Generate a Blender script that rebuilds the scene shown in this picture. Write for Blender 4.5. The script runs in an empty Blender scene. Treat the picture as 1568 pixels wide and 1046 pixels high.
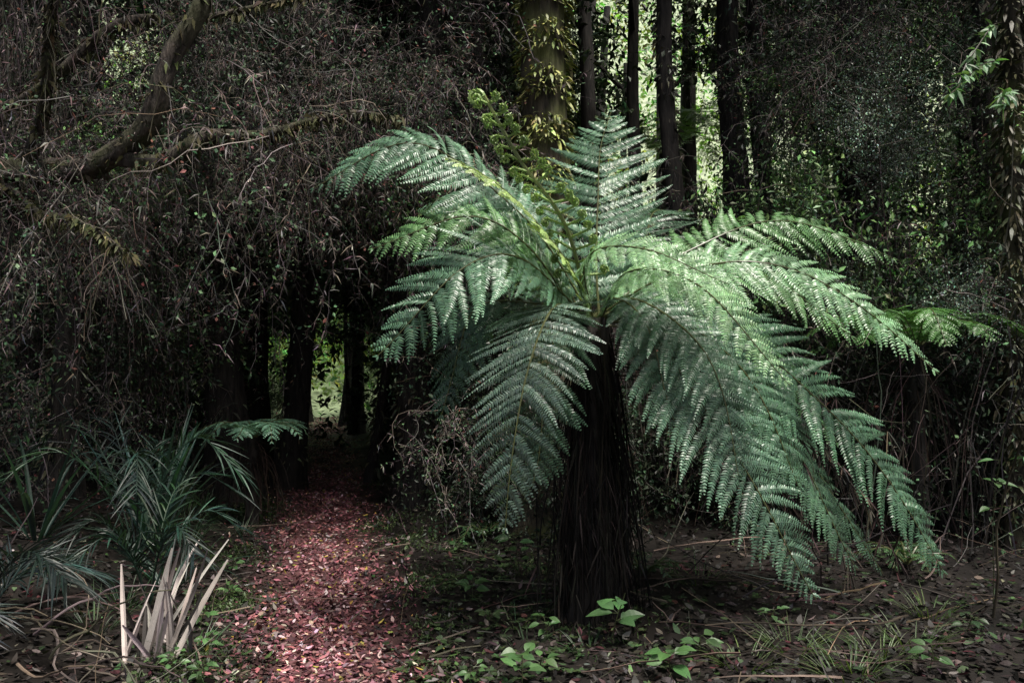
import bpy, math, numpy as np
from mathutils import Vector
rng=np.random.default_rng(11)
U=rng.uniform
def nrm(a): return a/np.maximum(np.linalg.norm(a,axis=-1,keepdims=True),1e-9)
sc=bpy.context.scene
class MB:
    def __init__(s): s.V=[];s.F=[];s.C=[];s.n=0
    def add(s,v,f,c):
        s.V.append(v.reshape(-1,3).astype(np.float32)); s.F.append(f.reshape(-1,4).astype(np.int32)+s.n); s.C.append(c.reshape(-1,3).astype(np.float32)); s.n+=len(s.V[-1])
    def arr(s): return np.concatenate(s.V),np.concatenate(s.F),np.concatenate(s.C)
    def put(s,A,loc,rz,k,tint=1.):
        V,F,C=A;c,n=math.cos(rz),math.sin(rz);R=np.array([[c,n,0],[-n,c,0],[0,0,1]],np.float32)*k
        s.add(V@R+np.array(loc,np.float32),F,C*tint)
    def mesh(s,name,mat,smooth=False):
        V,F,C=s.arr()
        me=bpy.data.meshes.new(name); me.vertices.add(len(V)); me.vertices.foreach_set('co',V.ravel())
        me.loops.add(F.size); me.loops.foreach_set('vertex_index',F.ravel())
        me.polygons.add(len(F)); me.polygons.foreach_set('loop_start',np.arange(0,F.size,4,dtype=np.int32))
        me.polygons.foreach_set('use_smooth',np.full(len(F),smooth))
        me.update(calc_edges=True)
        a=me.color_attributes.new('Col','FLOAT_COLOR','POINT')
        a.data.foreach_set('color',np.concatenate([np.clip(C,0,1),np.ones((len(C),1),np.float32)],1).astype(np.float32).ravel())
        me.materials.append(mat); return me
def obj(name,me,parent=None,loc=(0,0,0),rz=0,s=1):
    o=bpy.data.objects.new(name,me); sc.collection.objects.link(o); o.location=loc; o.rotation_euler=(0,0,rz)
    o.scale=(s,s,s) if np.isscalar(s) else s
    if parent: o.parent=parent
    return o
def full(x,n): return np.full(n,x,float) if np.isscalar(x) else np.asarray(x,float)
def dia(mb,P,D,N,L,W,col,bend=0.,grav=0.):
    n=len(P);L=full(L,n)[:,None];W=full(W,n)[:,None];bend=full(bend,n)[:,None];D=nrm(D);S=nrm(np.cross(D,N));N2=np.cross(S,D)
    tip=P+D*L-N2*bend*L;tip[:,2]-=(full(grav,n)[:,None]*L)[:,0]
    md=P+D*L*.45
    v=np.stack([P,md-S*W/2,tip,md+S*W/2],1);f=np.arange(4*n).reshape(n,4)
    mb.add(v,f,np.repeat(np.asarray(col,float).reshape(-1,1,3)*np.ones((n,1,1)),4,1))
def blades(mb,P,D,N,L,W,col,prof,bend=0.,fold=0.,mid=False,grav=0.):
    n=len(P); L=full(L,n);W=full(W,n);bend=full(bend,n);grav=full(grav,n)
    D=nrm(D);S=nrm(np.cross(D,N));N2=np.cross(S,D);prof=np.asarray(prof,float);k=len(prof);s=np.linspace(0,1,k)
    ctr=P[:,None]+D[:,None]*(L[:,None]*s)[...,None]-N2[:,None]*((bend*L)[:,None]*s**2)[...,None]
    ctr[...,2]-=(grav*L)[:,None]*s**2
    half=S[:,None]*(W[:,None]*prof/2)[...,None]
    if mid:
        up=N2[:,None]*(fold*W[:,None]*prof)[...,None]
        v=np.stack([ctr-half+up,ctr,ctr+half+up],2);c=3
    else: v=np.stack([ctr-half,ctr+half],2);c=2
    base=(np.arange(n)*k*c)[:,None,None]; i=np.arange(k-1)[None,:,None]*c; j=np.arange(c-1)[None,None,:]
    a=base+i+j; f=np.stack([a,a+1,a+c+1,a+c],-1)
    cc=np.broadcast_to(np.asarray(col,float).reshape(-1,1,1,3) if np.ndim(col)>1 else np.asarray(col,float),(n,k,c,3))
    mb.add(v,f,np.array(cc))
def tubes(mb,P,R,col,sides=3):
    n,m=P.shape[:2];T=nrm(np.gradient(P,axis=1)); R=np.broadcast_to(R,(n,m))
    A=nrm(np.cross(T,np.array([.93,.31,.17])));B=np.cross(T,A);th=np.arange(sides)*2*math.pi/sides
    v=P[:,:,None]+R[:,:,None,None]*(A[:,:,None]*np.cos(th)[:,None]+B[:,:,None]*np.sin(th)[:,None])
    base=(np.arange(n)*m*sides)[:,None,None];i=np.arange(m-1)[None,:,None]*sides;j=np.arange(sides)[None,None,:];j2=(j+1)%sides
    f=np.stack([base+i+j,base+i+j2,base+i+sides+j2,base+i+sides+j],-1)
    cc=np.broadcast_to(np.asarray(col,float).reshape(-1,1,1,3),(n,m,sides,3)) if np.ndim(col)>1 else np.broadcast_to(np.asarray(col,float),(n,m,sides,3))
    mb.add(v,f,np.array(cc))
def walk(P,D,L,m,wig=.3,g=.2):
    n=len(P);L=full(L,n);pts=[P];d=nrm(D)
    for i in range(m-1):
        d=nrm(d+rng.normal(0,wig,(n,3))+np.array([0,0,-g])); pts.append(pts[-1]+d*(L/(m-1))[:,None])
    return np.stack(pts,1)
def rdir(n): return nrm(rng.normal(0,1,(n,3)))
def vary(c,n,s=.25,h=.1):
    c=np.asarray(c,float); return np.clip(c*(1+rng.normal(0,s,(n,1)))*(1+rng.normal(0,h,(n,3))),.003,.9)
def spline(C,m):
    C=np.asarray(C,float);n=len(C);E=np.vstack([2*C[0]-C[1],C,2*C[-1]-C[-2]]);out=[]
    for t in np.linspace(0,n-1,200):
        i=min(int(t),n-2);u=t-i;p0,p1,p2,p3=E[i:i+4]
        out.append(.5*(2*p1+(p2-p0)*u+(2*p0-5*p1+4*p2-p3)*u*u+(-p0+3*p1-3*p2+p3)*u**3))
    out=np.array(out);s=np.r_[0,np.cumsum(np.linalg.norm(np.diff(out[:,:3],axis=0),axis=1))]
    q=np.linspace(0,s[-1],m);return np.stack([np.interp(q,s,out[:,k]) for k in range(out.shape[1])],1)
# ---------- materials
def leafmat(name,rough=.5,trans=.25,spec=.5,nscale=8,vmin=.7,vmax=1.3):
    m=bpy.data.materials.new(name);m.use_nodes=True;t=m.node_tree;N=t.nodes;N.clear()
    o=N.new('ShaderNodeOutputMaterial');p=N.new('ShaderNodeBsdfPrincipled');a=N.new('ShaderNodeAttribute');a.attribute_name='Col'
    no=N.new('ShaderNodeTexNoise');no.inputs['Scale'].default_value=nscale;no.inputs['Detail'].default_value=2
    mr=N.new('ShaderNodeMapRange');mr.inputs['From Min'].default_value=.3;mr.inputs['From Max'].default_value=.7;mr.inputs['To Min'].default_value=vmin;mr.inputs['To Max'].default_value=vmax
    tc=N.new('ShaderNodeTexCoord');t.links.new(tc.outputs['Object'],no.inputs['Vector']);t.links.new(no.outputs['Fac'],mr.inputs['Value'])
    mu=N.new('ShaderNodeVectorMath');mu.operation='SCALE';t.links.new(a.outputs['Color'],mu.inputs[0]);t.links.new(mr.outputs['Result'],mu.inputs['Scale'])
    t.links.new(mu.outputs[0],p.inputs['Base Color']);p.inputs['Roughness'].default_value=rough;p.inputs['Specular IOR Level'].default_value=spec
    if trans>0:
        tr=N.new('ShaderNodeBsdfTranslucent');mx=N.new('ShaderNodeMixShader');mx.inputs[0].default_value=trans
        hs=N.new('ShaderNodeVectorMath');hs.operation='MULTIPLY';hs.inputs[1].default_value=(1.5,1.6,.7);t.links.new(mu.outputs[0],hs.inputs[0]);t.links.new(hs.outputs[0],tr.inputs[0])
        t.links.new(p.outputs[0],mx.inputs[1]);t.links.new(tr.outputs[0],mx.inputs[2]);t.links.new(mx.outputs[0],o.inputs[0])
    else: t.links.new(p.outputs[0],o.inputs[0])
    return m
def barkmat(name,c1,c2,moss=None,bump=.6):
    m=bpy.data.materials.new(name);m.use_nodes=True;t=m.node_tree;N=t.nodes;p=N['Principled BSDF'];p.inputs['Roughness'].default_value=.85
    tc=N.new('ShaderNodeTexCoord');mp=N.new('ShaderNodeMapping');mp.inputs['Scale'].default_value=(14,14,2.5);t.links.new(tc.outputs['Object'],mp.inputs[0])
    no=N.new('ShaderNodeTexNoise');no.inputs['Scale'].default_value=2;no.inputs['Detail'].default_value=8;t.links.new(mp.outputs[0],no.inputs['Vector'])
    r=N.new('ShaderNodeValToRGB');r.color_ramp.elements[0].position=.35;r.color_ramp.elements[1].position=.68
    r.color_ramp.elements[0].color=(*c1,1);r.color_ramp.elements[1].color=(*c2,1);t.links.new(no.outputs['Fac'],r.inputs[0]);out=r.outputs[0]
    if moss:
        n2=N.new('ShaderNodeTexNoise');n2.inputs['Scale'].default_value=3;n2.inputs['Detail'].default_value=6;t.links.new(tc.outputs['Object'],n2.inputs['Vector'])
        r2=N.new('ShaderNodeValToRGB');r2.color_ramp.elements[0].position=.45;r2.color_ramp.elements[1].position=.6;t.links.new(n2.outputs['Fac'],r2.inputs[0])
        mx=N.new('ShaderNodeMixRGB');t.links.new(r2.outputs[0],mx.inputs[0]);t.links.new(out,mx.inputs[1]);mx.inputs[2].default_value=(*moss,1);out=mx.outputs[0]
    t.links.new(out,p.inputs['Base Color'])
    b=N.new('ShaderNodeBump');b.inputs['Strength'].default_value=bump;b.inputs['Distance'].default_value=.03;t.links.new(no.outputs['Fac'],b.inputs['Height']);t.links.new(b.outputs[0],p.inputs['Normal'])
    return m
M_fern=leafmat('fern_leaf',.40,.18,.65,3,.7,1.25)
M_leaf=leafmat('seedling_leaf',.45,.2,.5,5,.6,1.3)
M_thk=leafmat('thicket_leaf',.5,0,.45,1.2,.3,1.7)
M_far=leafmat('far_leaf',.5,.45,.4,.35,.35,1.6)
M_dry=leafmat('dry_twig',.8,0,.2,2,.35,1.7)
M_litter=leafmat('litter',.6,0,.35,3,.45,1.6)
M_bark=barkmat('bark',(.006,.005,.0045),(.04,.033,.028))
M_barkm=barkmat('mossy_bark',(.02,.017,.012),(.09,.075,.05),(.10,.11,.035))
M_barkb=barkmat('brown_bark',(.018,.015,.012),(.105,.085,.07),(.045,.047,.02),1.)
# ---------- terrain
PY=[-20,0,4,5.3,6.7,8.9,12.2,16,23,35,60];PX=[1,.2,-.86,-1.22,-1.6,-2.08,-2.8,-3.75,-5.4,-8.4,-18]
def pc(y): return np.interp(y,PY,PX)
def sst(x): x=np.clip(x,0,1);return x*x*(3-2*x)
def H(x,y):
    x=np.asarray(x,float);y=np.asarray(y,float);d=x-pc(y)
    h=-.07*np.exp(-(d/.5)**2)+.42*sst((-d-.65)/2.2)+.08*sst((d-.6)/2)
    h=h+.03*np.sin(2.3*x+1.1*y)*np.sin(1.7*y-.6*x)+.015*np.sin(6.1*x+2)*np.sin(5.3*y+1)
    return h+46*sst((y-29)/65)  # rear hillside added so gaps show a bright, sun-facing slope
def axis(lo,hi,fine,n1,ext0=1):
    a=np.arange(lo,hi,fine);ext=np.geomspace(1,300,n1)
    return np.r_[lo-ext[::-1],a,hi+ext]
gx=axis(-9,7,.1,18);gy=axis(2,26,.12,30);X,Y=np.meshgrid(gx,gy);Z=H(X,Y)+.006*rng.normal(0,1,X.shape)
mb=MB();v=np.stack([X,Y,Z],-1);nx=len(gx);ny=len(gy);i,j=np.meshgrid(np.arange(nx-1),np.arange(ny-1));a=j*nx+i
d=np.abs(X-pc(Y));pw=np.exp(-(d/(.42+.01*Y))**4)
col=np.array([.013,.0105,.009])*(1-pw[...,None])+np.array([.09,.042,.042])*pw[...,None]
fg=sst((Y-19)/6)[...,None];col=col*(1-fg)+np.array([.27,.33,.20])*fg  # far ground paled, putting the glow beyond the trees into its colour
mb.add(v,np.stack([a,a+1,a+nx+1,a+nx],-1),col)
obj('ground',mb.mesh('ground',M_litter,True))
# litter
def litter(name,xs,ys,cols,smin,smax,z0=.006):
    n=len(xs);P=np.stack([xs,ys,H(xs,ys)+z0+U(0,.02,n)],1);D=rng.normal(0,1,(n,3));D[:,2]*=.2
    Nn=np.array([0,0,1.])+rng.normal(0,.35,(n,3));m=MB()
    L=U(smin,smax,n);blades(m,P,D,Nn,L,L*U(.3,.6,n),cols,[.15,1,.8,.1],bend=rng.normal(0,.3,n));return m.mesh(name,M_litter)
n=24000;ys=3.3+22*U(0,1,n)**1.6;xs=pc(ys)+rng.normal(0,.25,n)*(1+.02*ys)+.08*np.sin(ys*2.3)
cl=np.where(U(0,1,(n,1))<.5,vary((.25,.10,.11),n,.4),vary((.11,.043,.05),n,.4));k=U(0,1,n)<.14;cl[k]=vary((.44,.32,.31),k.sum(),.3)
k=U(0,1,n)<.03;cl[k]=vary((.3,.24,.05),k.sum(),.3);k=(ys>8);cl[k]*=1.35  # litter lightened farther on, painting more light onto the path
obj('leaf_litter_path',litter('lp',xs,ys,cl,.022,.055))
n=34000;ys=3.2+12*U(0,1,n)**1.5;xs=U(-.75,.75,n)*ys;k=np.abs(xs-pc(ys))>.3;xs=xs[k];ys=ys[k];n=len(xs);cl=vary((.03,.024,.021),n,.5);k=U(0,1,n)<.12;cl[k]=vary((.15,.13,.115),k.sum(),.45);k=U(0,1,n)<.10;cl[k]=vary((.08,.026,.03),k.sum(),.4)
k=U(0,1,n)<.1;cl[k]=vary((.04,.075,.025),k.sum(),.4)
cl*=(1-.45*sst((xs+.2)/1.5))[:,None]  # litter darkened to the right, shade put into its colour
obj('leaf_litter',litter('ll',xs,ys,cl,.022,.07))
m=MB();n=420;ys=3.4+9*U(0,1,n)**1.3;xs=U(-.7,.75,n)*ys;P=np.stack([xs,ys,H(xs,ys)+.02],1);D=rng.normal(0,1,(n,3));D[:,2]=.05+.1*U(0,1,n)
Wk=walk(P,D,U(.2,1.0,n)*np.where(np.abs(xs-pc(ys))<.5,.3,1),7,.12,0);Wk[...,2]=np.maximum(Wk[...,2],H(Wk[...,0],Wk[...,1])+.008)
tubes(m,Wk,np.linspace(1,.4,7)*U(.002,.007,(n,1)),vary((.1,.08,.066),n,.4));obj('fallen_twigs',m.mesh('tw',M_dry))
m=MB()
for (mx,my,r,nn) in [(-2.85,8.8,.45,2500),(-1.65,4.3,.3,2000),(-.95,7.4,.35,900),(-1.4,8.2,.3,700),(.15,6.3,.4,500),(-3.6,11,.5,1500),(-.6,6,.3,800),(-.45,5,.2,700),(-.35,4.3,.2,500),(-1.95,5.6,.25,1200),(-2.3,6.8,.25,1200),(-1.9,11,.3,600),(.5,5.0,.5,900)]:
    xs=mx+rng.normal(0,r*.5,nn);ys=my+rng.normal(0,r*.8,nn);P=np.stack([xs,ys,H(xs,ys)],1)
    blades(m,P,rdir(nn)*.8+np.array([0,0,1]),rdir(nn),U(.015,.06,nn),U(.004,.014,nn),vary((.05,.08,.026),nn,.4),[.6,1,.1],grav=.3)
obj('moss_patches',m.mesh('moss',M_thk))
# ---------- tree fern
def frond(mb,C,wmax,roll=0.,col=(.045,.12,.06),droop=.25,stipe=.1,spacing=.052,rach=(.09,.10,.035),pul=1.,fwd=.14,smin=.05):
    R=spline(C,120);seg=np.linalg.norm(np.diff(R,axis=0),axis=1);Ltot=seg.sum()
    uu=np.linspace(0,1,120)[:,None];R=R+(uu*.03)*np.stack([np.sin(uu[:,0]*7+U(0,6)),np.sin(uu[:,0]*6+U(0,6)),np.sin(uu[:,0]*8+U(0,6))],1)
    T=nrm(np.gradient(R,axis=0))
    hd=np.array([R[-1,0]-R[0,0],R[-1,1]-R[0,1],0]);S0=nrm(np.cross(hd,[0,0,1]));S=nrm(S0-(T@S0)[:,None]*T);N=np.cross(S,T)
    cr,sr=math.cos(roll),math.sin(roll);S,N=S*cr+N*sr,N*cr-S*sr
    tubes(mb,R[None,::3],np.linspace(.009,.002,40),np.array([rach]),6)
    npair=int(Ltot*(1-stipe)/spacing);ts=stipe+(1-stipe)*(np.arange(npair)+.5)/npair
    for ti,t in enumerate(ts):
        u=(t-stipe)/(1-stipe)
        Lp=wmax*min(1,(.45+u*1.9))*(1-u**2.2)**.85
        if Lp<smin*.4: continue
        ii=min(int(t*119),118);b=R[ii]
        for s in (-1,1):
            if U()<.02: continue
            L=Lp*U(.82,1.08);a=fwd+.5*u+rng.normal(0,.08)
            d=s*S[ii]*math.cos(a)+T[ii]*math.sin(a)+rng.normal(0,.06,3);d=nrm(d)
            sp_=.0125;m=max(5,int(L/sp_));q=(np.arange(m)+.5)/m
            dr=droop*U(.6,1.5);cv=U(.12,.38)
            G=np.array([0,0,-1.])*.75-N[ii]*.35
            cen=b+L*(d*q[:,None]+G*dr*(q**2)[:,None]+T[ii]*cv*(q**2)[:,None])
            tp=nrm(d+2*G*dr*q[:,None]+T[ii]*2*cv*q[:,None]);Np=nrm(N[ii]+rng.normal(0,.2,3)-(tp@N[ii])[:,None]*tp);Sp=np.cross(tp,Np)
            pl=pul*min(.042,spacing*.72,L*.26)*np.minimum(1,.8+q*2)*(1-q**2.4)**.75+.002
            PP=np.repeat(cen,2,0);sg=np.tile([1,-1],m)[:,None]
            DD=np.repeat(Sp,2,0)*sg+np.repeat(tp,2,0)*.5+rng.normal(0,.07,(2*m,3))
            NN=np.repeat(Np,2,0)+rng.normal(0,.16,(2*m,3))+sg*np.repeat(Sp,2,0)*.12
            cc=vary(col,2*m,.12,.04)*(1+.3*np.repeat(q,2))[:,None]*U(.72,1.25)
            blades(mb,PP,DD,NN,np.repeat(pl,2)*U(.85,1.12,2*m),.0112,cc,[.95,.85,.6,.08],bend=.2)
            tubes(mb,cen[None,::max(1,m//6)],.0015,np.array([np.array(col)*.9+.02]),3)
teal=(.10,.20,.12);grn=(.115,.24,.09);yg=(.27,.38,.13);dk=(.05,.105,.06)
c0=(.50,5.,1.86)
def off(c): 
    a=U(0,6.28);return (c[0]+.05*math.cos(a),c[1]+.05*math.sin(a),c[2])
mb=MB()
F=[([(.065,4.95,2.55),(-.573,4.85,2.95),(-1.28,4.8,2.66)],.44,.9,teal,.3,.058),
([(.08,4.65,2.22),(-.30,4.45,2.12),(-.74,4.3,1.66)],.48,.7,teal,.15,.05),
([(.249,4.6,1.95),(.056,4.25,1.50),(-.01,4.15,.76)],.45,0,(.11,.17,.13),.04,.043),
([(.794,4.7,1.84),(1.177,4.4,1.15),(1.70,4.35,.33)],.42,-.7,(.095,.18,.115),.1,.047),
([(1.23,4.9,1.9),(1.934,4.85,1.30),(2.68,4.9,.30)],.44,-.9,(.08,.17,.095),.12,.05),
([(1.047,4.8,2.18),(1.681,4.7,2.17),(2.50,4.6,1.52)],.32,-.8,(.20,.36,.19),.2,.052),  # pale mint puts the upper frond's lit highlight into its colour
([(1.157,5.3,2.36),(1.877,5.5,2.62),(2.80,5.6,2.30)],.38,-.8,grn,.3,.058),
([(.546,5.2,2.45),(.625,5.6,3.02),(.768,6.,3.58)],.58,0,teal,.12,.062),
([(.664,4.6,2.13),(1.056,4.35,2.02),(1.46,4.2,1.48)],.28,-.5,(.22,.38,.19),.15,.045),  # brightened colour, a painted highlight on this top front frond
([(.248,5.4,2.309),(-.162,5.8,2.86),(-.709,6.,2.76)],.48,.7,teal,.25,.052),
([(.293,4.7,2.27),(.0,4.5,2.58),(-.44,4.3,2.72)],.26,.6,yg,.15,.045),
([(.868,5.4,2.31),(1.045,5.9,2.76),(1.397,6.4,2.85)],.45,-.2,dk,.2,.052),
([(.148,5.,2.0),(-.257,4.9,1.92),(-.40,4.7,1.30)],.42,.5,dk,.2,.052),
([(.886,5.,1.93),(1.334,4.7,1.6),(1.721,4.6,.80)],.44,-.7,(.08,.165,.095),.15,.05),
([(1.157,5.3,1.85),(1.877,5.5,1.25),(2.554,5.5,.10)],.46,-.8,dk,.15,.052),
([(.9,5.1,2.0),(1.5,5.2,1.85),(2.1,5.1,1.1)],.42,-.8,(.08,.19,.07),.2,.052),
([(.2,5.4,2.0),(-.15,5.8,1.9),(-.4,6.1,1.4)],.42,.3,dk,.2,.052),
([(.1,4.8,2.30),(-.3,4.7,2.50),(-.82,4.65,2.26)],.36,.9,grn,.25,.052),
([(.75,5.4,2.2),(1.2,6.0,2.4),(1.6,6.5,2.1)],.4,-.3,teal,.2,.052),
([(.75,4.75,2.0),(1.05,4.45,1.70),(1.25,4.35,1.0)],.38,-.5,(.075,.145,.09),.12,.047),
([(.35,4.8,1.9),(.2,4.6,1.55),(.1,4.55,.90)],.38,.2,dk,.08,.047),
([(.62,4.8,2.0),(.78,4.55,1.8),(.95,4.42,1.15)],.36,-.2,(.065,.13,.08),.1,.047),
([(.45,4.7,2.22),(.75,4.4,2.25),(1.15,4.2,2.02)],.24,-.7,(.22,.38,.19),.15,.045),  # highlight painted into the colour here too
([(1.1,5.2,2.15),(1.7,5.3,2.2),(2.3,5.3,1.75)],.38,-.8,grn,.2,.052),
([(1.2,4.9,1.75),(1.7,4.8,1.1),(2.1,4.75,.35)],.42,-.7,(.07,.14,.08),.12,.05),
]
for C,w,r,c,dr,sp in F: frond(mb,[off(c0)]+C,w,r,c,droop=dr,spacing=sp)
# unfurling young frond
K=spline([c0,(.33,4.85,2.45),(.05,4.8,2.846),(-.17,4.8,3.24)],60);ygc=(.26,.38,.12)
def spiral(b,d,r,turns,m=26):
    d=nrm(d);w=nrm(np.cross(d,[0,1,.2]));e=np.linspace(0,1,m);th=e*turns*2*math.pi;rr=r*(1-.85*e)
    cc=b+w*r;return cc-w*(rr*np.cos(th))[:,None]+d*(rr*np.sin(th))[:,None]
tubes(mb,K[None],np.linspace(.014,.011,60),np.array([(.18,.22,.07)]),6)
def fuzz(pth,r,k=1.):
    n=len(pth)*5;P=pth[rng.integers(0,len(pth),n)];blades(mb,P,rdir(n),rdir(n),U(.008,.022,n)*k,U(.005,.010,n)*k,vary(ygc,n,.35),[.7,1,.2],bend=.6)
sp=spiral(K[-1],np.array([-.2,0,1.]),.05,1.6);tubes(mb,sp[None],.013,np.array([ygc]),5);fuzz(sp,.01,1.2)
for i in range(12,60,3):
    for s in (1,-1):
        d=nrm(np.array([s*.95,-.3,.25])+rng.normal(0,.15,3));ln=.05+.12*(1-i/60)
        st=K[i]+np.linspace(0,1,8)[:,None]*d*ln;s2=spiral(st[-1],d,.028,1.5,18);pp=np.vstack([st,s2]);tubes(mb,pp[None],.008,np.array([ygc]),4);fuzz(pp,.01)
fern=bpy.data.objects.new('tree_fern',None);sc.collection.objects.link(fern)
obj('fronds',mb.mesh('fronds',M_fern),fern)
def trunk(mb,C,m=50,sides=22,rough=.08,flare=.6):
    S=spline(C,m);P=S[:,:3];R=S[:,3];th=np.arange(sides)*2*math.pi/sides
    T=nrm(np.gradient(P,axis=0));A=nrm(np.cross(T,[.05,1,.03]));B=np.cross(T,A)
    z=np.linspace(0,1,m)[:,None]*U(5,9);f=1+rough*(np.sin(3*th+U(0,6)+z)+.7*np.sin(5*th-z*1.7+U(0,6))+.6*np.sin(9*th+z*3)+rng.normal(0,.5,(m,sides)))
    f=f+flare*np.exp(-np.linspace(0,m,m)/ (m*.05))[:,None]*(1+.4*np.sin(4*th))
    v=P[:,None]+(R[:,None]*f)[...,None]*(A[:,None]*np.cos(th)[:,None]+B[:,None]*np.sin(th)[:,None])
    i=np.arange(m-1)[:,None]*sides;j=np.arange(sides)[None];j2=(j+1)%sides
    mb.add(v,np.stack([i+j,i+j2,i+sides+j2,i+sides+j],-1),np.full((m,sides,3),.03))
zb=float(H(.5,5));t=MB();trunk(t,[(.52,5.02,zb-.1,.16),(.5,5,.9,.12),(.5,5.,1.9,.10)],40,20,.12,.5);obj('trunk',t.mesh('ft',M_bark,True),fern)
t=MB();n=260;a=U(0,6.28,n);P=np.stack([.5+.1*np.cos(a),5+.1*np.sin(a),U(.7,1.85,n)],1);ho=U(.05,.4,n);D=np.stack([np.cos(a)*ho,np.sin(a)*ho,U(-1.,-.2,n)],1)
Wk=walk(P,D,U(.6,1.7,n),12,.06,.4);Wk[...,2]=np.maximum(Wk[...,2],zb)
tubes(t,Wk,np.linspace(1,.4,12)*U(.003,.008,(n,1)),vary((.02,.017,.015),n,.6))
n=1800;q=rng.integers(0,260,n);w=rng.integers(2,12,n);P=Wk[q,w];blades(t,P,rdir(n)*.5+np.array([0,0,-1]),rdir(n),U(.05,.2,n),U(.004,.012,n),vary((.025,.021,.018),n,.6),[.7,1,.2],grav=.2)
n=14;a=U(-.2,.6,n);P=np.stack([.5+.1*np.cos(a),5+.1*np.sin(a),U(1.5,1.85,n)],1);Wd=walk(P,np.stack([np.cos(a),np.sin(a),.1+0*a],1),U(1.4,2.5,n),16,.05,.10);Wd[...,2]=np.maximum(Wd[...,2],zb+.03)
tubes(t,Wd,.004,vary((.05,.04,.034),n,.3));n2=1500;q=rng.integers(0,n,n2);w=rng.integers(4,16,n2);blades(t,Wd[q,w],rdir(n2)*.6+np.array([.2,0,-1]),rdir(n2),U(.06,.2,n2),U(.005,.014,n2),vary((.07,.056,.048),n2,.4),[.7,1,.2],grav=.2)
obj('dead_frond_skirt',t.mesh('skirt',M_dry),fern)
def small_fern(name,loc,h,n,L,w,col,a0=0,a1=6.28,th=.05,el=.7,drop=.5):
    e=bpy.data.objects.new(name,None);sc.collection.objects.link(e);x,y=loc;zb=float(H(x,y));m=MB();z=zb+h
    for i in range(n):
        a=a0+(a1-a0)*(i+U(.2,.8))/n;l=L*U(.8,1.1);c,s=math.cos(a),math.sin(a)
        frond(m,[(x,y,z),(x+c*l*.35,y+s*l*.35,z+l*el*.42),(x+c*l*.7,y+s*l*.7,z+l*el*.4),(x+c*l,y+s*l,z+l*(el*.4-drop*.5))],w*U(.85,1.1),0,col,.22,spacing=.05 if L<1 else .075)
    obj('fronds',m.mesh('f',M_fern),e)
    t=MB();trunk(t,[(x,y,zb-.1,th*1.4),(x,y,zb+h*.5,th),(x,y,z+.03,th)],20,12,.12,.4);obj('trunk',t.mesh('t',M_bark,True),e)
    t=MB();k=70;a=U(0,6.28,k);P=np.stack([x+th*.6*np.cos(a),y+th*.6*np.sin(a),z-U(0,.3,k)*h],1);Wk=walk(P,np.stack([np.cos(a),np.sin(a),0*a],1),U(.3,.8,k)*h,8,.15,.5)
    Wk[...,2]=np.maximum(Wk[...,2],zb);tubes(t,Wk,.004,vary((.03,.022,.018),k,.3));obj('dead_stalks',t.mesh('s',M_dry),e)
small_fern('tree_fern',(-2.6,8.0),.85,10,.60,.2,(.15,.30,.20))
small_fern('tree_fern',(3.45,6.8),1.65,9,.95,.3,(.08,.20,.05),th=.07)
small_fern('tree_fern',(6.3,13.5),4.6,10,2.2,.55,(.08,.16,.08),th=.12)
small_fern('tree_fern',(3.0,15.5),5.6,10,2.2,.55,(.09,.17,.06),th=.12)
for (x,y,L) in [(.95,5.7,.35),(-.25,7.2,.35),(2.9,5.9,.4),(-.75,9.0,.4)]: small_fern('ground_fern',(x,y),.04,7,L,.1,(.05,.11,.04),th=.012)
# ---------- thicket clumps (baked into one mesh per thicket)
def clump_dry():
    m=MB();n=60;P=rng.normal(0,.33,(n,3));P[:,2]+=.3
    Wk=walk(P,rdir(n),U(.4,1.5,n),10,.28,.16);tubes(m,Wk,np.linspace(1,.4,10)*U(.0018,.005,(n,1)),vary((.112,.098,.09),n,.4))
    n2=1700;q=rng.integers(0,n,n2);w=rng.integers(1,10,n2);P2=Wk[q,w]
    dia(m,P2,rdir(n2)*.8+np.array([0,0,-.5]),rdir(n2),U(.03,.10,n2),U(.005,.012,n2),vary((.13,.113,.104),n2,.55),bend=rng.normal(0,.4,n2),grav=.25)
    n3=900;q=rng.integers(0,n,n3);w=rng.integers(3,10,n3);cl=vary((.065,.115,.06),n3,.5);k=U(0,1,n3)<.12;cl[k]=vary((.14,.06,.05),k.sum(),.3)
    dia(m,Wk[q,w]+rng.normal(0,.05,(n3,3)),rdir(n3),rdir(n3),U(.02,.05,n3),U(.014,.028,n3),cl,bend=.2);return m.arr()
def clump_leaf(col,Ls=(.03,.07),nl=1800,sp=.42):
    m=MB();n=45;P=rng.normal(0,sp*.6,(n,3));Wk=walk(P,rdir(n),U(.4,1.1,n),8,.3,.06);tubes(m,Wk,np.linspace(1,.4,8)*U(.002,.006,(n,1)),vary((.05,.04,.03),n,.4))
    q=rng.integers(0,n,nl);w=rng.integers(2,8,nl);P2=Wk[q,w]+rng.normal(0,.06,(nl,3));L=U(*Ls,nl);N=rdir(nl)+np.array([0,-.1,1.1])
    D=rdir(nl);D[:,2]-=.25
    dia(m,P2,D,N,L,L*U(.35,.6,nl),vary(col,nl,.5,.14),bend=.25);return m.arr()
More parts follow.
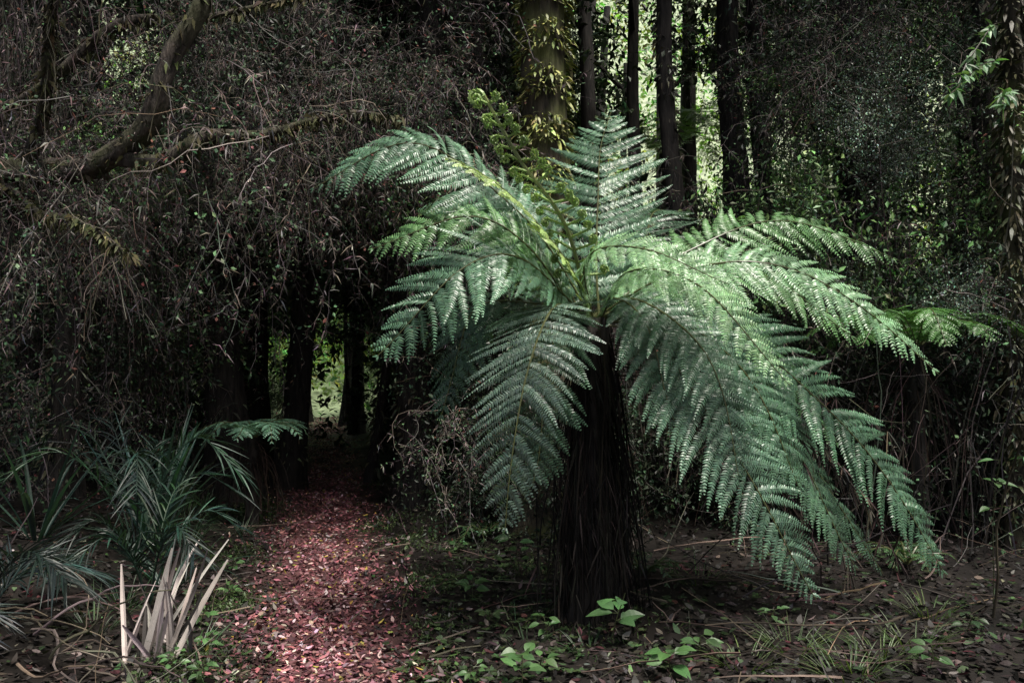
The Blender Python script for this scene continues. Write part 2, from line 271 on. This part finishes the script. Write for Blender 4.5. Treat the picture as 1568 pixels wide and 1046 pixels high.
def clump_hang():
    m=MB();n=70;P=np.stack([rng.normal(0,.22,n),rng.normal(0,.22,n),U(.2,.8,n)],1)
    Wk=walk(P,rdir(n)*.4+np.array([0,0,-1]),U(.8,2.0,n),10,.08,.25);tubes(m,Wk,np.linspace(1,.5,10)*U(.0015,.006,(n,1)),vary((.09,.077,.07),n,.45))
    n2=700;q=rng.integers(0,n,n2);w=rng.integers(1,10,n2)
    dia(m,Wk[q,w],rdir(n2)*.5+np.array([0,0,-1]),rdir(n2),U(.05,.18,n2),U(.005,.012,n2),vary((.115,.098,.09),n2,.45),grav=.2);return m.arr()
DRY=[clump_dry() for i in range(4)];HANG=[clump_hang() for i in range(3)]
LD=[clump_leaf((.038,.07,.035)) for i in range(3)];LG=[clump_leaf((.09,.16,.055)) for i in range(3)]
LL=[clump_leaf((.20,.28,.21),(.03,.06),800,.5) for i in range(2)]  # pale copy of the leaf clumps, lit look put into the colour
BIG=[clump_leaf((.045,.075,.03),(.06,.14),1900,.75) for i in range(3)]
WIN=[(.08,.27,.19,.48),(-.56,-.43,.33,.43),(-.20,-.12,.38,.50),(-.26,-.21,-.1,.03),(-.24,-.19,.13,.18),(.45,.58,.12,.22),(-.36,-.32,.08,.16),(.53,.62,.26,.38),(.31,.37,.22,.30)]
def inwin(x,y,z,s,p=.96):
    e=(z-1.6)/y;a=x/y;r=.36*s/y
    for k,(a0,a1,e0,e1) in enumerate(WIN):
        if k==0 and y<7: continue
        if a0-r<a<a1+r and e0-r<e<e1+r: return U()<p
    return False
def blocked(x,y,z,s,hang):
    d=x-float(pc(y));top=2.2+.5*s+(1.3*s if hang else .0)
    if -1.15-s*.5<d<.85+s*.5 and z<top and y<40: return True
    if y<6.9 and -1.6<x<3.4: return True
    if y<5.2 and -3.2<x<3.4: return True
    if y<9.5 and z<1.4 and -4.2<x<-.6: return True
    if y<7.8 and z<(3.4 if hang else 2.0) and -4.6<x<-1: return True
    return False
def fill(m,lst,n,xr,yr,zr,sr=(.7,1.3),hang=False,tint=(.5,1.6)):
    c=0;tries=0
    while c<n and tries<n*30:
        tries+=1;y=U(*yr);x=U(*xr)*y;z=U(*zr)*(.35+y*.065);s=U(*sr)
        if blocked(x,y,z,s,hang) or inwin(x,y,z,s): continue
        m.put(lst[rng.integers(0,len(lst))],(x,y,z+float(H(x,y))),U(0,6.28),s,U(*tint));c+=1
def empt(n): e=bpy.data.objects.new(n,None);sc.collection.objects.link(e);return e
e=empt('vine_thicket');m=MB();fill(m,DRY,70,(-.72,-.05),(5.8,10.5),(.2,6));fill(m,HANG,30,(-.72,-.05),(6.2,11),(.8,6),hang=True);obj('dry_vines',m.mesh('dv',M_dry),e)
m=MB();fill(m,LD,40,(-.72,-.05),(6,11),(.2,6));fill(m,LG,30,(-.65,-.1),(7,13),(.5,5),tint=(.6,1.7));obj('vine_leaves',m.mesh('vl',M_thk),e)
e2=empt('vine_thicket');m=MB();fill(m,DRY,32,(.1,.75),(7,11),(.2,6));fill(m,HANG,26,(.1,.75),(6.9,11),(.5,6),hang=True);obj('dry_vines',m.mesh('dv2',M_dry),e2)
m=MB();fill(m,LD,32,(.1,.75),(7,11.5),(.2,6));fill(m,LG,36,(.3,.75),(7,12),(2,6),tint=(.8,2.2));fill(m,LL,24,(.42,.62),(6.5,8.5),(2.4,5.4),(.3,.6),tint=(.9,1.6))  # raised tints paint lit leaves at the upper right
for i in range(30): m.put(LD[i%3],(U(-.5,5),U(6.8,8.6),U(.1,1.7)),U(0,6.28),U(.7,1.1),U(.25,.7))  # dimmed tint puts the dark behind the fern into the leaf colour
obj('vine_leaves',m.mesh('vl2',M_thk),e2)
m=MB();fill(m,BIG,150,(-.8,.8),(11.5,19),(0,7.5),(1.1,1.8))
for i in range(60):
    y=U(11.5,24);sd=1 if U()<.5 else -1;x=float(pc(y))+sd*U(1.25,2.4);z=U(.2,3.2)
    m.put(LG[i%3],(x,y,z),U(0,6.28),U(.6,1.1),U(.7,1.3))
for i in range(44):
    y=U(12,20);x=float(pc(y))+U(-1.4,1.2);m.put(LG[i%3] if i%2 else LD[i%3],(x,y,U(2.9,4.6)),U(0,6.28),U(.7,1.1),U(.7,1.3))
for i in range(60):
    y=U(19,26);x=float(pc(y))+U(-2.,2.);m.put(LG[i%3] if i%3 else LD[i%3],(x,y,U(2.5,4.6)),U(0,6.28),U(.6,.95),U(.5,1.5))
for i in range(26):
    y=U(17,27);sd=1 if U()<.5 else -1;x=float(pc(y))+sd*U(.8,1.4);m.put(LG[i%3],(x,y,U(.1,1.9)),U(0,6.28),U(.35,.6),U(.6,1.5))
obj('forest_understory',m.mesh('und',M_thk))
# ---------- trees
def tree(name,C,mat,sides=20,limbs=4,top=True,rough=.07,cover=0):
    e=empt(name);t=MB();C=[tuple(c) for c in C];b=C[0];C[0]=(b[0],b[1],float(H(b[0],b[1]))-.1,b[3]);trunk(t,C,60,sides,rough,.5)
    h=C[-1]
    for i in range(limbs):
        a=U(0,6.28);k=U(.6,.95);S=spline(C,20);p=S[int(k*19)];l=U(1.2,2.6)
        trunk(t,[(p[0],p[1],p[2],p[3]*.5),(p[0]+math.cos(a)*l*.4,p[1]+math.sin(a)*l*.4,p[2]+l*.4,p[3]*.35),(p[0]+math.cos(a)*l,p[1]+math.sin(a)*l,p[2]+l*.8,p[3]*.12)],16,8,.05,0)
    obj('trunk',t.mesh('tr',mat,True),e)
    if top:
        m=MB()
        for i in range(2): m.put(BIG[i%3],(h[0]+U(-.6,.6),h[1]+U(-.6,.6),h[2]+U(-.3,.8)),U(0,6),U(1.2,1.9))
        obj('crown',m.mesh('cr',M_thk),e)
    if cover:
        m=MB();S=spline(C,60);n=cover;i=rng.integers(0,50,n);a=U(0,6.28,n);a=np.where(np.sin(S[i,2]*3+a)>-.2,a,a+1.5);rr=S[i,3]*1.05
        P=S[i,:3]+np.stack([rr*np.cos(a),rr*np.sin(a),U(-.05,.05,n)],1);D=np.stack([np.cos(a),np.sin(a),U(-1.2,.2,n)],1)+rng.normal(0,.4,(n,3))
        Ls=U(.03,.12,n);dia(m,P,D,rdir(n),Ls,Ls*.35,vary((.08,.085,.045),n,.5),grav=.4);obj('climbing_growth',m.mesh('cg',M_thk),e)
    return e
mt=tree('mossy_tree',[(.30,7.6,0,.26),(.33,7.6,3,.22),(.30,7.6,5.5,.20),(.38,7.6,9,.16)],M_barkm,limbs=2)
m=MB();n=8000;zz=U(2.2,6.5,n);a=U(0,6.28,n);tier=.5+.5*np.sin(zz*14+2*np.sin(a));k=tier>.3;zz=zz[k];a=a[k];n=len(a);rr=.20+.06*U(0,1,n)
P=np.stack([.31+rr*np.cos(a),7.6+rr*np.sin(a),zz],1);D=np.stack([np.cos(a),np.sin(a),U(-.6,.5,n)],1)+rng.normal(0,.4,(n,3));Ls=U(.03,.10,n)
blades(m,P,D,rdir(n)*.5+np.array([0,0,1]),Ls,Ls*.35,vary((.24,.27,.09),n,.5),[.3,1,.8,.1],grav=.5);obj('epiphyte_moss',m.mesh('ep',M_thk),mt)
for (x,y,r,lean,h) in [(1.75,8.6,.10,.25,9),(2.75,9.7,.15,.12,10),(3.25,10.2,.12,.2,10),(4.05,9.2,.22,.1,9),(5.0,8.2,.14,.05,8),(-3.35,9.6,.2,-.2,8),(-3.05,10.8,.15,.25,9),(-4.0,12.2,.2,.1,9),(-5.4,15,.2,.1,10),(-1.1,9.3,.17,-.2,9),(-1.6,12,.13,-.1,10),(-.5,10.5,.18,.2,9),(-2.4,15.5,.12,.1,11),(-3.7,19,.12,.1,11),(-6.5,18,.16,0,11),(1.2,13,.14,-.2,10),(5.6,12.5,.17,.1,10),(-5.2,9,.16,.2,8),(-4.3,7.6,.12,.3,8),(2.2,14,.12,.1,11),(3.6,16,.16,0,11),(7,12,.2,0,10),(-7,13,.2,0,10),(-1.95,10.9,.05,.3,8),(-1.8,13.5,.06,.2,8),(-4.55,21.5,.08,.3,11),(-5.9,23.,.10,-.3,11),(-5.0,24.5,.07,.3,11),(-4.1,20.3,.05,-.3,10)]:
    k1,k2=U(.4,2.2,2);tree('forest_tree',[(x,y,0,r*1.25),(x+lean*.5*k1,y,h*.3,r),(x-lean*.4*k2,y+.1,h*.6,r*.85),(x+lean,y,h,r*.6)],M_bark,limbs=2,cover=900 if y<11 else 0)
mossy=tree('mossy_tree',[(4.35,6.9,0,.11),(4.33,6.9,2,.09),(4.4,6.9,4,.08),(4.3,6.9,7,.07)],M_barkm,limbs=0,top=False)
m=MB();n=3000;zz=U(.3,5.5,n);a=U(0,6.28,n);rr=.08+.12*U(0,1,n)**2
P=np.stack([4.36+rr*np.cos(a),6.9+rr*np.sin(a),zz],1);D=np.stack([np.cos(a),np.sin(a),U(-1,.2,n)],1)+rng.normal(0,.3,(n,3));Ls=U(.04,.12,n)
blades(m,P,D,rdir(n)*.5+np.array([0,0,1]),Ls,Ls*.3,vary((.08,.08,.04),n,.4),[.3,1,.8,.1],grav=.5);obj('epiphyte_moss',m.mesh('ep2',M_thk),mossy)
# leaning tree arching over on the left
lt=empt('leaning_tree');t=MB()
BR=[([(-4.9,6.2,.1,.17),(-4.5,6.1,1.8,.13),(-3.95,6.,2.95,.10),(-3.45,5.85,3.02,.085),(-3.0,5.7,3.05,.08),(-2.6,5.6,3.3,.075),(-2.42,5.55,3.75,.065),(-2.15,5.6,4.4,.06),(-2.1,5.8,6,.05)],80,16),
([(-2.9,5.7,3.1,.055),(-2.5,5.6,3.05,.05),(-2.15,5.6,3.22,.045),(-1.8,5.8,3.3,.035),(-1.3,6.1,3.55,.02),(-.9,6.4,3.6,.01)],40,10),
([(-3.6,5.9,3.1,.05),(-3.3,5.6,3.6,.04),(-3.15,5.4,4.1,.03),(-2.8,5.3,4.6,.02)],30,10),
([(-3.9,6.,3.05,.045),(-3.4,5.7,2.7,.03),(-3.0,5.5,2.6,.02),(-2.6,5.4,2.35,.008)],30,8),
([(-4.4,6.,3.3,.05),(-3.6,6.,3.7,.04),(-3.0,6.,4.2,.035),(-2.4,6.1,4.3,.02),(-1.5,6.3,4.6,.01)],40,8)]
for C,mm,ss in BR: trunk(t,C,mm,ss,.14,.1)
obj('trunk',t.mesh('lt',M_barkb,True),lt)
m=MB()
for C,mm,ss in BR:
    S=spline(C,60);n=900;i=rng.integers(6,60,n);a=U(0,6.28,n);P=S[i,:3]+(S[i,3:]*.95)*np.stack([0*a,np.cos(a),np.sin(a)],1)+rng.normal(0,.01,(n,3))
    Ls=U(.02,.09,n);dia(m,P,rdir(n)*.7+np.array([0,0,-.5]),rdir(n),Ls,Ls*.4,vary((.07,.07,.035),n,.5),grav=.4)
    n=50;i=rng.integers(6,60,n);Wk=walk(S[i,:3],rdir(n)*.6+np.array([0,0,-.6]),U(.2,.9,n),9,.2,.2);tubes(m,Wk,.003,vary((.09,.075,.065),n,.4))
for (x,y,z,s) in [(-3.7,6.1,3.4,.8),(-3.2,5.9,2.5,.7),(-1.5,6.1,3.3,.5),(-3.0,6.,4.2,.8),(-2.4,6.,3.8,.6),(-2.9,5.8,2.9,.5),(-4.1,6,2.6,.8)]: m.put(DRY[0 if s>.75 else 1],(x,y,z),U(0,6),s)
obj('hanging_growth',m.mesh('hg',M_dry),lt)
# ---------- distant sunlit forest
m=MB();nc=800
cx=U(-34,36,nc);cy=U(25,46,nc);cz=np.r_[U(0,5,nc//4),U(0,23,nc-nc//4)]
k=~((np.abs(cx-pc(cy)-.2)<1.7)&(cz<3.0)&(cy<32));cx,cy,cz=cx[k],cy[k],cz[k]
# extra shrubs on the added slope seen past the end of the path
ex=60;cx=np.r_[cx,U(-12,-5.5,ex)];cy=np.r_[cy,U(31,44,ex)];cz=np.r_[cz,U(0,3.,ex)];nc=len(cx)
n=96000;q=rng.integers(0,nc,n);P=np.stack([cx,cy,cz],1)[q]+rng.normal(0,.95,(n,3))*np.array([1.2,1,.7]);P[:,2]=np.abs(P[:,2])+np.maximum(0,H(P[:,0],P[:,1])-.3)
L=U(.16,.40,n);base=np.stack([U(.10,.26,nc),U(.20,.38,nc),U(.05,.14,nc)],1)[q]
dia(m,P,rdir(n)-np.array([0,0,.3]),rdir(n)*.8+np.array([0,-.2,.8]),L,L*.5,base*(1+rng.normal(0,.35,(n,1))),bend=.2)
far=empt('distant_forest');obj('foliage',m.mesh('ff',M_far),far)
t=MB()
for i in range(34):
    x=U(-22,26);y=U(22,36)
    if abs(x-float(pc(y)))<1.0: continue
    r=U(.08,.25);trunk(t,[(x,y,-.1,r*1.3),(x+U(-.3,.3),y,5,r),(x+U(-.6,.6),y,15,r*.5)],16,8,.05,.3)
obj('trunks',t.mesh('ftk',M_bark,True),far)
# ---------- canopy, mostly unseen, gaps shaped to let sun onto fern and path
m=MB();nc=1150;cx=U(-15,15,nc);cy=U(-5,21,nc);cz=6.3+U(0,2.5,nc)+np.maximum(0,cy-8)*.3
hole=((cx-1.8)/3.2)**2+((cy-2.6)/3.2)**2<1
hole|=((cx+.6)/1.4)**2+((cy-4.0)/3.0)**2<1
hole|=(np.abs(cx-pc(cy)-.8)<1.7)&(cy>6.5)
hole|=(cx/np.maximum(cy,1)>.06)&(cx/np.maximum(cy,1)<.30)&(cy>9)&(U(0,1,nc)<.85)
hole|=(cx>4)&(cx<9.5)&(cy>2)&(cy<9.5)&(U(0,1,nc)<.75)
hole|=(cx<-1)&(cx>-7)&(cy>2)&(cy<9)&(U(0,1,nc)<.35)
hole|=np.array([b>7 and inwin(a_,b,c_,1.6,.9) for a_,b,c_ in zip(cx,cy,cz)])
k=~hole;cx,cy,cz=cx[k],cy[k],cz[k];nc=len(cx);n=62000;q=rng.integers(0,nc,n);P=np.stack([cx,cy,cz],1)[q]+rng.normal(0,.45,(n,3))*np.array([1,1,.5])
L=U(.14,.28,n);dia(m,P,rdir(n)-np.array([0,0,.3]),rdir(n)*.7+np.array([0,0,1]),L,L*.55,vary((.05,.085,.03),n,.3),bend=.2)
obj('forest_canopy',m.mesh('can',M_thk))
# ---------- palms & straps on left
def palm(name,loc,n,L,ll,col,h=.05,a0=0,a1=6.28,el=1.1,hw=.013):
    x,y=loc;z=float(H(x,y))+h;m=MB()
    for i in range(n):
        a=a0+(a1-a0)*(i+U(.1,.9))/n;l=L*U(.7,1.15);c,s=math.cos(a),math.sin(a);e_=el*U(.7,1.2)
        R=spline([(x,y,z-h),(x+c*l*.25,y+s*l*.25,z+l*e_*.4),(x+c*l*.6,y+s*l*.6,z+l*e_*.62),(x+c*l,y+s*l,z+l*e_*.45)],40)
        T=nrm(np.gradient(R,axis=0));S=nrm(np.cross(T,[0,0,1]));N=np.cross(S,T);cf=vary(col,1,.35)[0];tubes(m,R[None],np.linspace(.008,.002,40),np.array([cf*1.1]),5)
        idx=np.repeat(np.arange(10,40,2 if U()<.3 else 1),2);k=len(idx);sg=np.tile([1,-1],k//2)[:,None];u=idx/40
        D=S[idx]*sg*.8+T[idx]*(.5+u[:,None])+N[idx]*.25+rng.normal(0,.16,(k,3))
        blades(m,R[idx],D,N[idx]+rng.normal(0,.3,(k,3)),ll*(1-.4*u)*U(.7,1.1,k),hw,vary(cf,k,.3),[.4,1,1,.8,.5,.05],grav=U(.05,.6,k),mid=True,fold=.25)
    return obj(name,m.mesh('palm',M_leaf))
bl=(.03,.065,.045)
palm('nikau_palm',(-2.85,6.1),7,.9,.42,bl,el=1.6);palm('nikau_palm',(-2.35,5.2),6,.6,.34,(.027,.058,.04),el=1.5);palm('nikau_palm',(-2.8,4.25),6,.7,.40,(.028,.05,.045),el=.8)
palm('nikau_palm',(-2.8,3.7),5,.45,.36,(.03,.045,.045),el=.7)
def strap(name,loc,n,L,W,col,up=1.2,gr=.6,rad=.04):
    x,y=loc;a=U(0,6.28,n);P=np.stack([x+rad*np.cos(a),y+rad*np.sin(a),0*a],1);P[:,2]=H(P[:,0],P[:,1])-.01;D=np.stack([np.cos(a),np.sin(a),U(.6,1.6,n)*up],1);m=MB()
    N=np.stack([-np.cos(a)*.8,-np.sin(a)*.8,0*a+.8],1);Ls=L*U(.6,1.1,n)
    blades(m,P,D,N,Ls,W,vary(col,n,.25),[.7,1,1,.95,.8,.6,.35,.04],grav=U(.2,1,n)*gr,mid=True,fold=.2);return obj(name,m.mesh('strap',M_leaf))
strap('flax_plant',(-2.95,6.6),26,1.6,.038,(.05,.11,.085),up=1.8,gr=.45);strap('flax_plant',(-3.5,5.9),20,1.4,.03,(.035,.075,.06),up=1.6);strap('flax_plant',(-2.4,5.6),18,.9,.02,(.035,.08,.06),up=1.5)
for i in range(16):
    y=U(4.2,9);strap('grass_tuft',(float(pc(y))-U(.65,1.8),y),34,.34,.007,vary((.04,.075,.035),1,.2)[0],1,.6,.08)
for i in range(10):
    y=U(4.4,9);strap('grass_tuft',(float(pc(y))+U(.6,1.5),y),22,.2,.006,vary((.045,.075,.03),1,.2)[0],1,.7,.08)
for (x,y) in [(1.75,4.1),(1.95,4.25),(1.5,4.3),(1.2,4.15),(2.2,4.4),(1.65,3.95),(2.6,5.0),(1.3,5.6)]: strap('grass_tuft',(x,y),45,.26,.006,(.075,.12,.04),1,.5,.1)
# dead palm stalks
m=MB();n=30;P=np.stack([rng.normal(-1.93,.1,n),rng.normal(4.45,.12,n),np.zeros(n)],1);P[:,2]=H(P[:,0],P[:,1])-.02;D=np.stack([rng.normal(.12,.35,n),U(-.3,.3,n),np.ones(n)],1)
blades(m,P,D,rdir(n)*.4+np.array([0,-1,0]),U(.18,.66,n),U(.008,.036,n),vary((.33,.295,.27),n,.4,.04),[.8,1,.9,.95,.7,.3],bend=rng.normal(0,.25,n),mid=True,fold=.3);obj('dead_palm_stump',m.mesh('dp',M_dry))
m=MB();n=16;P=np.stack([U(-2.9,-2.0,n),U(3.8,4.4,n),np.zeros(n)],1);P[:,2]=H(P[:,0],P[:,1])+.05;D=np.stack([U(.2,1,n),U(-.4,.4,n),U(0,.5,n)],1)
tubes(m,walk(P,D,U(.4,1,n),12,.2,.08),np.linspace(1,.4,12)*U(.004,.009,(n,1)),vary((.13,.11,.09),n,.3),5);obj('bare_branches',m.mesh('bb',M_dry))
# bare stems on the right + fallen branches
m=MB();n=230;xs=U(2.4,7,n);ys=U(6.0,9.5,n);P=np.stack([xs,ys,H(xs,ys)],1);Wk=walk(P,np.stack([rng.normal(0,.2,n),rng.normal(0,.15,n),np.ones(n)],1),U(.8,4.5,n),14,.08,0)
tubes(m,Wk,np.linspace(1,.4,14)*U(.003,.010,(n,1)),vary((.085,.070,.063),n,.4),4)
n=900;q=rng.integers(0,230,n);w=rng.integers(2,14,n);tubes(m,walk(Wk[q,w],rdir(n),U(.15,.7,n),7,.2,.05),.002,vary((.12,.10,.09),n,.4))
n=3200;q=rng.integers(0,230,n);w=rng.integers(1,14,n);dia(m,Wk[q,w]+rng.normal(0,.1,(n,3)),rdir(n),rdir(n),U(.02,.06,n),U(.012,.028,n),vary((.07,.11,.06),n,.5));obj('bare_stems',m.mesh('bs',M_dry))
m=MB();n=26;xs=U(.9,3.2,n);ys=U(4.6,6.6,n);P=np.stack([xs,ys,H(xs,ys)+.06],1);D=np.stack([rng.normal(0,1,n),rng.normal(0,.3,n),U(0,.35,n)],1)
tubes(m,walk(P,D,U(.7,1.8,n),12,.09,.02),np.linspace(1,.4,12)*U(.004,.009,(n,1)),vary((.08,.065,.055),n,.4),5);obj('fallen_branches',m.mesh('fb',M_dry))
# seedlings
def seed(x,y,h,n,L,col):
    z=float(H(x,y));m=MB();st=walk(np.array([[x,y,z]]),np.array([[.05,0,1.]]),h,8,.08,0);tubes(m,st,.003,np.array([(.06,.07,.03)]),5)
    a=np.arange(n)*2.4+U(0,6);zz=rng.integers(3,8,n);P=st[0][zz];D=np.stack([np.cos(a),np.sin(a),U(-.1,.5,n)],1)
    tubes(m,P[:,None]+D[:,None]*np.linspace(0,.035,3)[None,:,None],.0015,np.tile([[.06,.08,.03]],(n,1)))
    blades(m,P+D*.035,D,np.array([0,-.45,1])+rng.normal(0,.2,(n,3)),L*U(.7,1.15,n),L*U(.45,.6,n),vary(col,n,.2,.05),[.08,.75,1,.85,.5,.04],grav=.25,mid=True,fold=.12);obj('seedling',m.mesh('sd',M_leaf))
gs=(.07,.15,.05)
for a in [(.56,4.55,.30,8,.15,(.06,.13,.05)),(.05,6.,.28,7,.11,gs),(.80,4.1,.12,8,.12,gs),(.05,4.1,.16,9,.11,gs),(-.27,5.5,.15,8,.10,gs),(2.1,4.05,.12,7,.09,gs),(.15,4.25,.1,6,.08,gs),(-.15,5.0,.1,8,.07,(.06,.1,.04)),(-.35,4.6,.08,9,.06,(.06,.1,.04)),(-1.7,4.5,.08,10,.06,gs),(-1.75,4.15,.1,12,.05,gs),(-1.55,4.05,.08,12,.05,gs),(1.0,4.3,.1,7,.09,gs),(-2.2,6.3,.12,8,.07,gs),(-2.0,5.7,.12,8,.06,gs),(-.45,6.8,.1,8,.06,gs),(-1.9,4.9,.12,9,.06,gs),(-.2,4.2,.08,8,.06,gs),(2.6,4.6,.1,8,.07,(.05,.1,.04)),(1.5,4.7,.1,8,.06,(.05,.1,.04)),(.2,4.75,.12,8,.07,gs),(3.0,4.7,1.7,14,.10,(.1,.2,.09)),(3.05,5.1,1.1,8,.08,gs)]: seed(*a)
n=460;xs=np.r_[U(-.6,.4,320),U(.4,3.4,140)];ys=np.r_[U(4.0,8,320),U(4.0,6.5,140)]
m=MB()
for x,y in zip(xs,ys):
    k=6;a=np.arange(k)*1.05+U(0,1);P=np.repeat([[x,y,float(H(x,y))+.02]],k,0);blades(m,P,np.stack([np.cos(a),np.sin(a),a*0+.4],1),np.array([[0,0,1.]]*k)+rng.normal(0,.2,(k,3)),U(.025,.05,k),U(.014,.025,k),vary((.045,.075,.03),k,.3),[.1,1,.9,.1],grav=.2)
obj('ground_cover',m.mesh('gc',M_leaf))
m=MB();
for (p,d_) in [((4.35,6.9,4.6),(-.7,-.6,-.1)),((4.35,6.9,4.3),(-.6,-.6,-.2)),((4.35,6.9,4.9),(-.4,-.8,.1)),((4.35,6.9,3.9),(-.6,-.7,.0)),((4.35,6.9,3.4),(-.3,-.8,.0))]:
    W1=walk(np.array([p]),np.array([d_]),1.4,14,.08,.03);tubes(m,W1,.006,np.array([(.05,.045,.03)]),5)
    k=60;q=rng.integers(4,14,k);D=rdir(k)*.8+np.array([-.3,0,-.4]);blades(m,W1[0][q],D,rdir(k)*.5+np.array([0,-.5,1]),U(.06,.12,k),U(.025,.045,k),vary((.15,.28,.13),k,.25),[.1,.9,1,.7,.05],grav=.3,mid=True,fold=.1)
obj('leafy_branch',m.mesh('lb',M_leaf),mossy)
# ---------- world, sun, camera
w=bpy.data.worlds.new('World');sc.world=w;w.use_nodes=True;t=w.node_tree;bg=t.nodes['Background'];sk=t.nodes.new('ShaderNodeTexSky');sk.sky_type='NISHITA';sk.sun_disc=False
el=math.radians(68);dirv=np.array([.7,-.7]);sk.sun_elevation=el;sk.sun_rotation=math.atan2(dirv[0],dirv[1]);sk.dust_density=6;sk.air_density=.9;sk.ozone_density=.4
t.links.new(sk.outputs[0],bg.inputs[0]);bg.inputs[1].default_value=.15
s=bpy.data.lights.new('sun','SUN');s.energy=5.;s.angle=math.radians(14);s.color=(1,.96,.88);so=bpy.data.objects.new('sun',s);sc.collection.objects.link(so)
dv=Vector((dirv[0]*math.cos(el),dirv[1]*math.cos(el),math.sin(el)));so.rotation_euler=dv.to_track_quat('Z','Y').to_euler()
c=bpy.data.cameras.new('camera');co=bpy.data.objects.new('camera',c);sc.collection.objects.link(co);co.location=(0,0,1.6);co.rotation_euler=(math.radians(91.75),0,0);c.lens=28;c.sensor_width=36;c.clip_end=1000;sc.camera=co
sc.view_settings.view_transform='Standard';sc.view_settings.look='None';sc.view_settings.exposure=0
print('faces',sum(len(o.data.polygons) for o in sc.objects if o.type=='MESH'))
